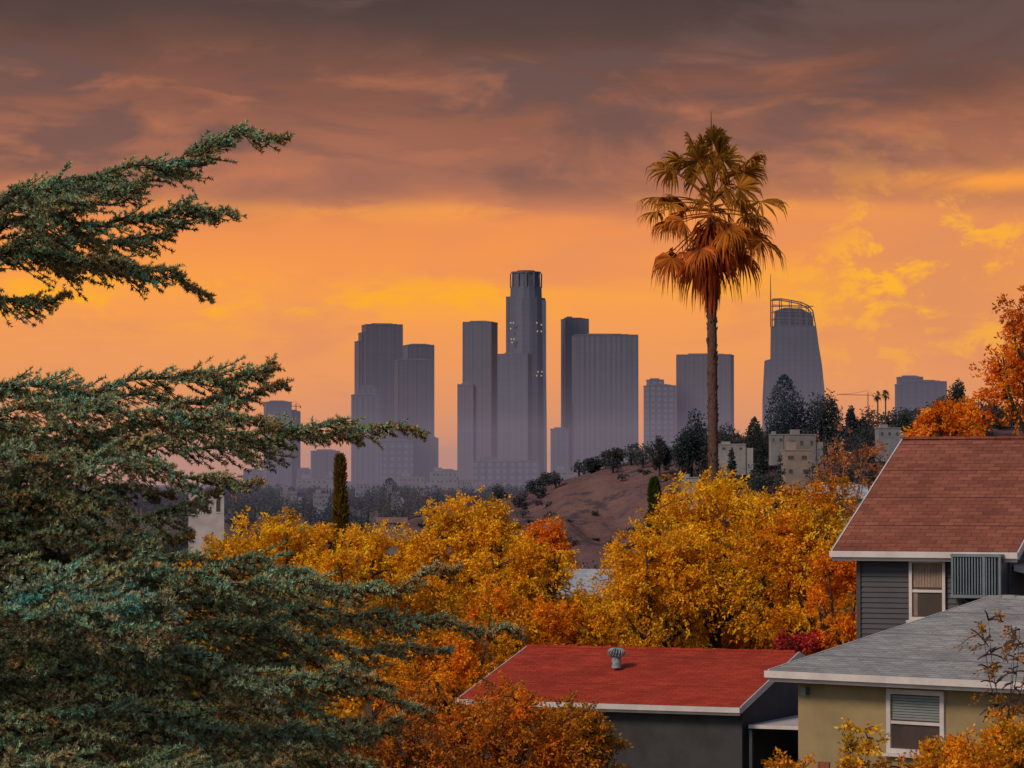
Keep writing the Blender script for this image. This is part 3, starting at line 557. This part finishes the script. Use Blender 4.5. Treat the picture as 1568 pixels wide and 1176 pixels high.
# ------------------------------------------------------------ blue cedar
D=24.
e=empty('cedar_tree'); gw=Geo(); SS=[];SD=[];SL=[];SC=[]
tx=P(-160,600,D)[0]
V,Q=tube(curve([(tx,D+.3,-.3),(tx+.05,D+.3,3),(tx-.05,D+.3,7),(tx,D+.3,10.5)],30),np.linspace(.30,.10,30),12); gw.add(V,Q,(.07,.045,.035))
prim=[
 ([(-160,470,.3),(0,325,0),(140,275,-.1),(270,238,-.2),(350,214,-.2),(427,208,-.2)],.40,0),
 ([(-160,480,.3),(0,305,.5),(90,295,.6),(190,275,.7),(280,262,.8)],.40,0),
 ([(-160,480,.3),(0,310,-.5),(60,315,-.6),(150,300,-.7),(220,285,-.7)],.35,0),
 ([(-160,520,.2),(0,355,-.3),(120,340,-.5),(250,328,-.5),(352,328,-.6)],.45,.05),
 ([(-160,520,.2),(0,380,.3),(90,370,.4),(180,365,.4),(270,350,.4)],.42,.1),
 ([(-160,520,.2),(0,400,.2),(100,385,.1),(210,408,0),(312,443,0)],.42,.2),
 ([(-160,540,.3),(-40,400,.8),(60,390,.9),(130,400,1),(210,425,1)],.4,.2),
 ([(-160,580,.3),(-80,450,.2),(-10,450,.2),(40,455,.2),(95,450,.2)],.32,.3),
 ([(-160,720,.3),(0,590,0),(130,595,0),(270,580,-.1),(360,572,-.1),(410,570,-.1)],.46,0),
 ([(-160,720,.3),(0,600,.6),(140,610,.7),(300,610,.8),(430,597,.8)],.42,.1),
 ([(-160,750,.3),(0,625,-.5),(150,630,-.7),(300,632,-.8),(405,652,-.8)],.46,.1),
 ([(-160,780,.3),(0,665,-.1),(160,655,-.3),(330,660,-.4),(480,655,-.5),(640,655,-.5)],.44,.05),
 ([(-160,790,.3),(0,690,.6),(160,680,.8),(300,680,.9),(440,672,.9),(540,664,.9)],.40,.2),
 ([(-160,850,.3),(0,700,-.8),(130,700,-1.1),(250,715,-1.2),(390,745,-1.2)],.45,.2),
 ([(-160,880,.3),(0,760,.1),(120,760,0),(230,785,0),(330,760,0)],.42,.25),
 ([(-160,900,.3),(0,800,.8),(120,800,.9),(200,830,1.),(285,810,1.)],.42,.2),
 ([(-160,960,.3),(0,840,0),(140,830,-.1),(290,850,-.2),(420,870,-.2),(520,890,-.2)],.42,.1),
 ([(-160,980,.3),(0,870,-.8),(150,870,-1.),(300,880,-1.2),(430,895,-1.3),(560,900,-1.3),(690,875,-1.3)],.44,.05),
 ([(-160,1000,.3),(0,915,-1.4),(90,905,-1.8),(180,915,-2.),(270,940,-2.1)],.5,-.1),
 ([(-160,1000,.3),(0,945,-1.7),(90,935,-2.),(180,950,-2.2),(250,985,-2.3)],.5,-.1),
 ([(-160,1040,.3),(0,940,.4),(160,925,.6),(330,925,.6),(500,930,.6),(650,955,.6),(790,962,.6)],.44,.05),
 ([(-160,1060,.3),(0,960,-.4),(170,955,-.6),(340,960,-.7),(500,980,-.8),(680,1000,-.8)],.48,.1),
 ([(-160,1090,.3),(0,1000,-1.2),(160,990,-1.5),(300,1010,-1.6),(440,1040,-1.6),(560,1030,-1.6)],.5,.1),
 ([(-160,1120,.3),(0,1040,0),(170,1030,-.1),(340,1040,-.2),(500,1050,-.2),(640,1075,-.2)],.5,.12),
 ([(-160,1160,.3),(0,1080,.7),(170,1070,.9),(340,1080,1.),(480,1090,1.),(600,1115,1.)],.48,.12),
 ([(-160,1180,.3),(0,1100,-.9),(160,1095,-1.1),(320,1110,-1.2),(470,1125,-1.2),(600,1105,-1.2)],.5,.1),
 ([(-160,1230,.3),(0,1150,-.2),(170,1140,-.2),(330,1150,-.3),(460,1150,-.3),(560,1165,-.3)],.5,.1),
 ([(-160,1240,.3),(0,1180,-1.2),(150,1170,-1.5),(300,1180,-1.6),(430,1175,-1.6)],.5,.05),
 ([(-160,1280,.3),(0,1210,.3),(170,1200,.3),(330,1205,.2),(480,1200,.2)],.5,.1),
 ([(-160,1040,.3),(0,925,1.2),(150,905,1.4),(300,915,1.5),(430,940,1.5),(560,960,1.5)],.48,.1),
 ([(-160,1100,.3),(0,1010,1.2),(150,995,1.4),(320,1000,1.5),(460,1010,1.5),(590,1040,1.5)],.5,.1),
 ([(-160,1200,.3),(0,1120,1.2),(150,1110,1.4),(320,1120,1.5),(460,1125,1.5),(560,1135,1.5)],.5,.1),
]
nmain=len(prim)
for i in range(19):
    yy=660+i*30; ext_=rng.uniform(.6,1.15)*(1+.9*(yy>850))
    prim.append(([(-160,yy+90,.3),(-20,yy+10,rng.uniform(1.0,1.8)),(90*ext_,yy+10,rng.uniform(1,2)),(230*ext_,yy+rng.uniform(0,40),rng.uniform(1,2.2))],.5,.2))
br=np.array([.075,.045,.032])
for ip,(pts,sl,dr) in enumerate(prim):
    W=[P(a,b_,D+o) for a,b_,o in pts]; Ln=np.sum(np.linalg.norm(np.diff(W,axis=0),axis=1)); n=int(Ln/.075); C=curve(W,n); C[:,2]+=.03*np.sin(np.arange(n)*.33+rng.random()*6)+.02*np.sin(np.arange(n)*.9+rng.random()*6)
    V,Q=tube(C,np.linspace(.026,.005,n),6); gw.add(V,Q,br)
    Tn=nrm(np.gradient(C,axis=0)); phs=rng.random()*6
    for j in range(int(n*.1),n):
        t=j/n; env=(min(1,(1-t)*2.3+.14))*sl*(.82+.30*math.sin(j*.45+phs))
        for sgn in range(4):
            ph=rng.random()*6.283; lat=nrm(np.cross(Tn[j],[0,0,1.])); su=math.sin(ph)
            ddir=nrm(Tn[j]*rng.uniform(.65,1.05)+lat*math.cos(ph)*.85+np.array([0,0,su*.45-.14-dr*.5])); L=env*rng.uniform(.5,1.1)*(1-.25*abs(su)); m=max(3,int(L/.042))
            tt=np.linspace(0,1,m); S=C[j]+ddir*L*tt[:,None]+np.array([0,0,1.])*((-.34*tt+.26*tt*tt)*L)[:,None]
            V,Q=tube(S[::2] if m>4 else S,.004,3); gw.add(V,Q,br)
            tn=nrm(np.gradient(S,axis=0)); la=nrm(np.cross(tn,[0,0,1.])); s2=np.where(np.arange(m)%2==0,1,-1)[:,None]
            sd=nrm(tn*.75+la*s2*.55+np.array([0,0,.28])+rng.normal(size=(m,3))*.25); sd[-1]=tn[-1]
            SS.append(S);SD.append(sd);SL.append(rng.uniform(.045,.095,m)*(1.-.25*tt))
            rust=np.clip(rng.normal(.15+.35*max(dr,0),.16)+(.45*(rng.random()<.08))+.25*max(-su,0),0,1)
            tip=np.clip((t-.80)*3.2,0,.6)
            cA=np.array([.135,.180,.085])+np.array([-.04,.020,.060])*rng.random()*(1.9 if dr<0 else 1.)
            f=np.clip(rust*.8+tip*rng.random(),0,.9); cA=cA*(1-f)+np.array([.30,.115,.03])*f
            if ip>=nmain: cA=cA*.75  # inner fill branches painted darker, as interior shade
            SC.append(np.tile(cA*rng.uniform(.8,1.4)*(1+.3*su),(m,1)))  # upward sprays painted brighter, hanging ones darker, like light from above
SS=np.concatenate(SS);SD=np.concatenate(SD);SL=np.concatenate(SL);SC=np.concatenate(SC)
N=len(SS); K=int(max(12,min(30,1100000/N))); print('shoots',N,'needles/shoot',K)
t=rng.random((N,K)); p=(SS[:,None]+SD[:,None]*(SL[:,None]*t)[...,None]).reshape(-1,3); dd=np.repeat(SD,K,0); n=len(p)
r=rdir(n); r-=dd*np.sum(r*dd,1)[:,None]; nd=nrm(nrm(r)+dd*.6+np.array([0,0,.2])); ln=rng.uniform(.020,.036,n)[:,None]; sdv=nrm(np.cross(nd,rdir(n)))*.0050
V=np.stack([p-sdv,p+sdv,p+nd*ln],1).reshape(-1,3)
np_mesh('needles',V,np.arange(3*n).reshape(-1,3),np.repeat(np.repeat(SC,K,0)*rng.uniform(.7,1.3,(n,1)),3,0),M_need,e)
gw.obj('trunk_and_branches',M_bark,e)
# ------------------------------------------------------------ sky
SUN_EL=math.radians(38); SUN_AZ=math.radians(222)
w=bpy.data.worlds.new('World'); scene.world=w; w.use_nodes=True; nt=w.node_tree; k=NT(nt); bg=nt.nodes['Background']
sep=k.n('ShaderNodeSeparateXYZ'); k.put(sep.inputs[0],k.n('ShaderNodeTexCoord').outputs['Generated'])
x,y,z=sep.outputs
S=k.m('MULTIPLY',k.m('ARCTAN2',x,y),4.95); Tt=k.m('MULTIPLY',k.m('ARCSINE',z),4.95)
def gauss(s0,t0,rs,rt):
    a=k.m('POWER',k.m('ABSOLUTE',k.m('DIVIDE',k.m('SUBTRACT',S,s0),rs)),2.); b_=k.m('POWER',k.m('ABSOLUTE',k.m('DIVIDE',k.m('SUBTRACT',Tt,t0),rt)),2.)
    return k.m('EXPONENT',k.m('MULTIPLY',k.m('ADD',a,b_),-1.))
v1=k.xyz(S,k.m('MULTIPLY',Tt,3.),.7); n1=k.noise(v1,2.1,5,.5,.3)
v2=k.xyz(S,k.m('MULTIPLY',Tt,3.4),5.3); n2=k.noise(v2,2.5,6,.54,.5)
v3=k.xyz(S,k.m('MULTIPLY',Tt,2.8),9.1); n3=k.noise(v3,4.8,6,.58,.4)
v4=k.xyz(S,k.m('MULTIPLY',Tt,1.4),3.1); n4=k.noise(v4,14.,7,.62,.3)
Tw=k.m('ADD',Tt,k.m('MULTIPLY',k.m('SUBTRACT',n1,.5),.13)); Tw=k.m('ADD',Tw,k.m('MULTIPLY',k.m('SUBTRACT',n2,.5),.06))
base=k.ramp(Tw,[(0,(.86,.33,.11)),(.12,(.90,.33,.10)),(.24,(.93,.34,.085)),(.29,(.96,.36,.065)),(.345,(.90,.31,.08)),(.405,(.85,.285,.085)),(.43,(.63,.22,.10)),(.475,(.43,.165,.095)),(.56,(.32,.125,.080)),(.635,(.185,.084,.062)),(.70,(.100,.060,.052)),(.76,(.068,.047,.045)),(1.,(.08,.065,.07))])
up=k.sm(Tt,.40,.50)
c=k.mix(k.m('MULTIPLY',k.m('MULTIPLY',k.sm(n2,.46,.62),up),.75),base,(.15,.088,.080))
c=k.mix(k.m('MULTIPLY',k.m('MULTIPLY',k.sm(n3,.48,.68),k.m('MULTIPLY',up,k.m('SUBTRACT',1.,k.sm(Tt,.58,.70)))),.6),c,(.52,.18,.09))
c=k.mix(k.m('MULTIPLY',gauss(-.55,.46,.42,.05),k.sm(n1,.35,.6)),c,(.25,.12,.10))
c=k.mix(k.m('MULTIPLY',gauss(.65,.61,.18,.05),k.m('MULTIPLY',k.sm(n3,.35,.62),.8)),c,(.12,.062,.052))
c=k.mix(k.m('MULTIPLY',gauss(.62,.47,.16,.035),k.m('MULTIPLY',k.sm(n3,.42,.58),.75)),c,(.29,.135,.10))
low=k.m('SUBTRACT',1.,k.sm(Tt,.36,.43))
c=k.mix(k.m('MULTIPLY',k.m('MULTIPLY',k.sm(n2,.50,.66),low),.5),c,(.76,.27,.12))
band=k.m('ADD',gauss(0.,.285,9.,.032),gauss(-.6,.265,.25,.030)); wisp=k.m('MULTIPLY',k.sm(n3,.45,.58),k.m('MULTIPLY_ADD',k.sm(n4,.38,.62),.6,.4)); c=k.mix(k.m('MULTIPLY',k.m('MULTIPLY',band,wisp),.95,clamp=True),c,(1.,.42,.025))
c=k.mix(k.m('MULTIPLY',k.m('MULTIPLY',gauss(.1,.415,.7,.018),k.sm(n3,.42,.6)),.7),c,(.98,.36,.07))
bl=k.m('MULTIPLY',gauss(.66,.31,.20,.13),1.1)
c=k.mix(k.m('MULTIPLY',bl,.75,clamp=True),c,(.72,.27,.11))
c=k.mix(k.m('MULTIPLY',k.m('MULTIPLY',bl,k.m('MULTIPLY',k.sm(n4,.47,.59),k.sm(n3,.40,.58))),1.2,clamp=True),c,(1.,.44,.035))
c=k.mix(k.m('MULTIPLY',gauss(.74,.458,.16,.018),k.sm(n3,.3,.55)),c,(.95,.34,.06))
nish=k.n('ShaderNodeTexSky',sky_type='NISHITA'); nish.sun_disc=False; nish.sun_elevation=SUN_EL; nish.sun_rotation=SUN_AZ
sc=k.n('ShaderNodeVectorMath',operation='SCALE'); k.put(sc.inputs[0],nish.outputs[0]); sc.inputs['Scale'].default_value=.085
front=k.m('MULTIPLY',k.sm(y,-.1,.6),k.m('SUBTRACT',1.,k.sm(z,.17,.45)))
c=k.mix(front,sc.outputs[0],c)
k.put(bg.inputs[0],c); bg.inputs[1].default_value=1.
sun=bpy.data.lights.new('sun','SUN'); sun.energy=2.2; sun.angle=math.radians(14); sun.color=(1.,.79,.56); so=link(bpy.data.objects.new('sun',sun))
from mathutils import Vector
sdv=Vector((math.sin(SUN_AZ)*math.cos(SUN_EL),math.cos(SUN_AZ)*math.cos(SUN_EL),math.sin(SUN_EL))); so.rotation_euler=sdv.to_track_quat('Z','Y').to_euler()
# ------------------------------------------------------------ camera
cam=bpy.data.cameras.new('camera'); cam.lens=36*F/1568; cam.sensor_width=36; cam.clip_start=.5; cam.clip_end=120000
co=link(bpy.data.objects.new('camera',cam)); co.location=(0,0,CAMZ); co.rotation_euler=(math.pi/2+TILT,0,0); scene.camera=co
scene.view_settings.view_transform='Standard'; scene.view_settings.look='None'; scene.view_settings.exposure=0
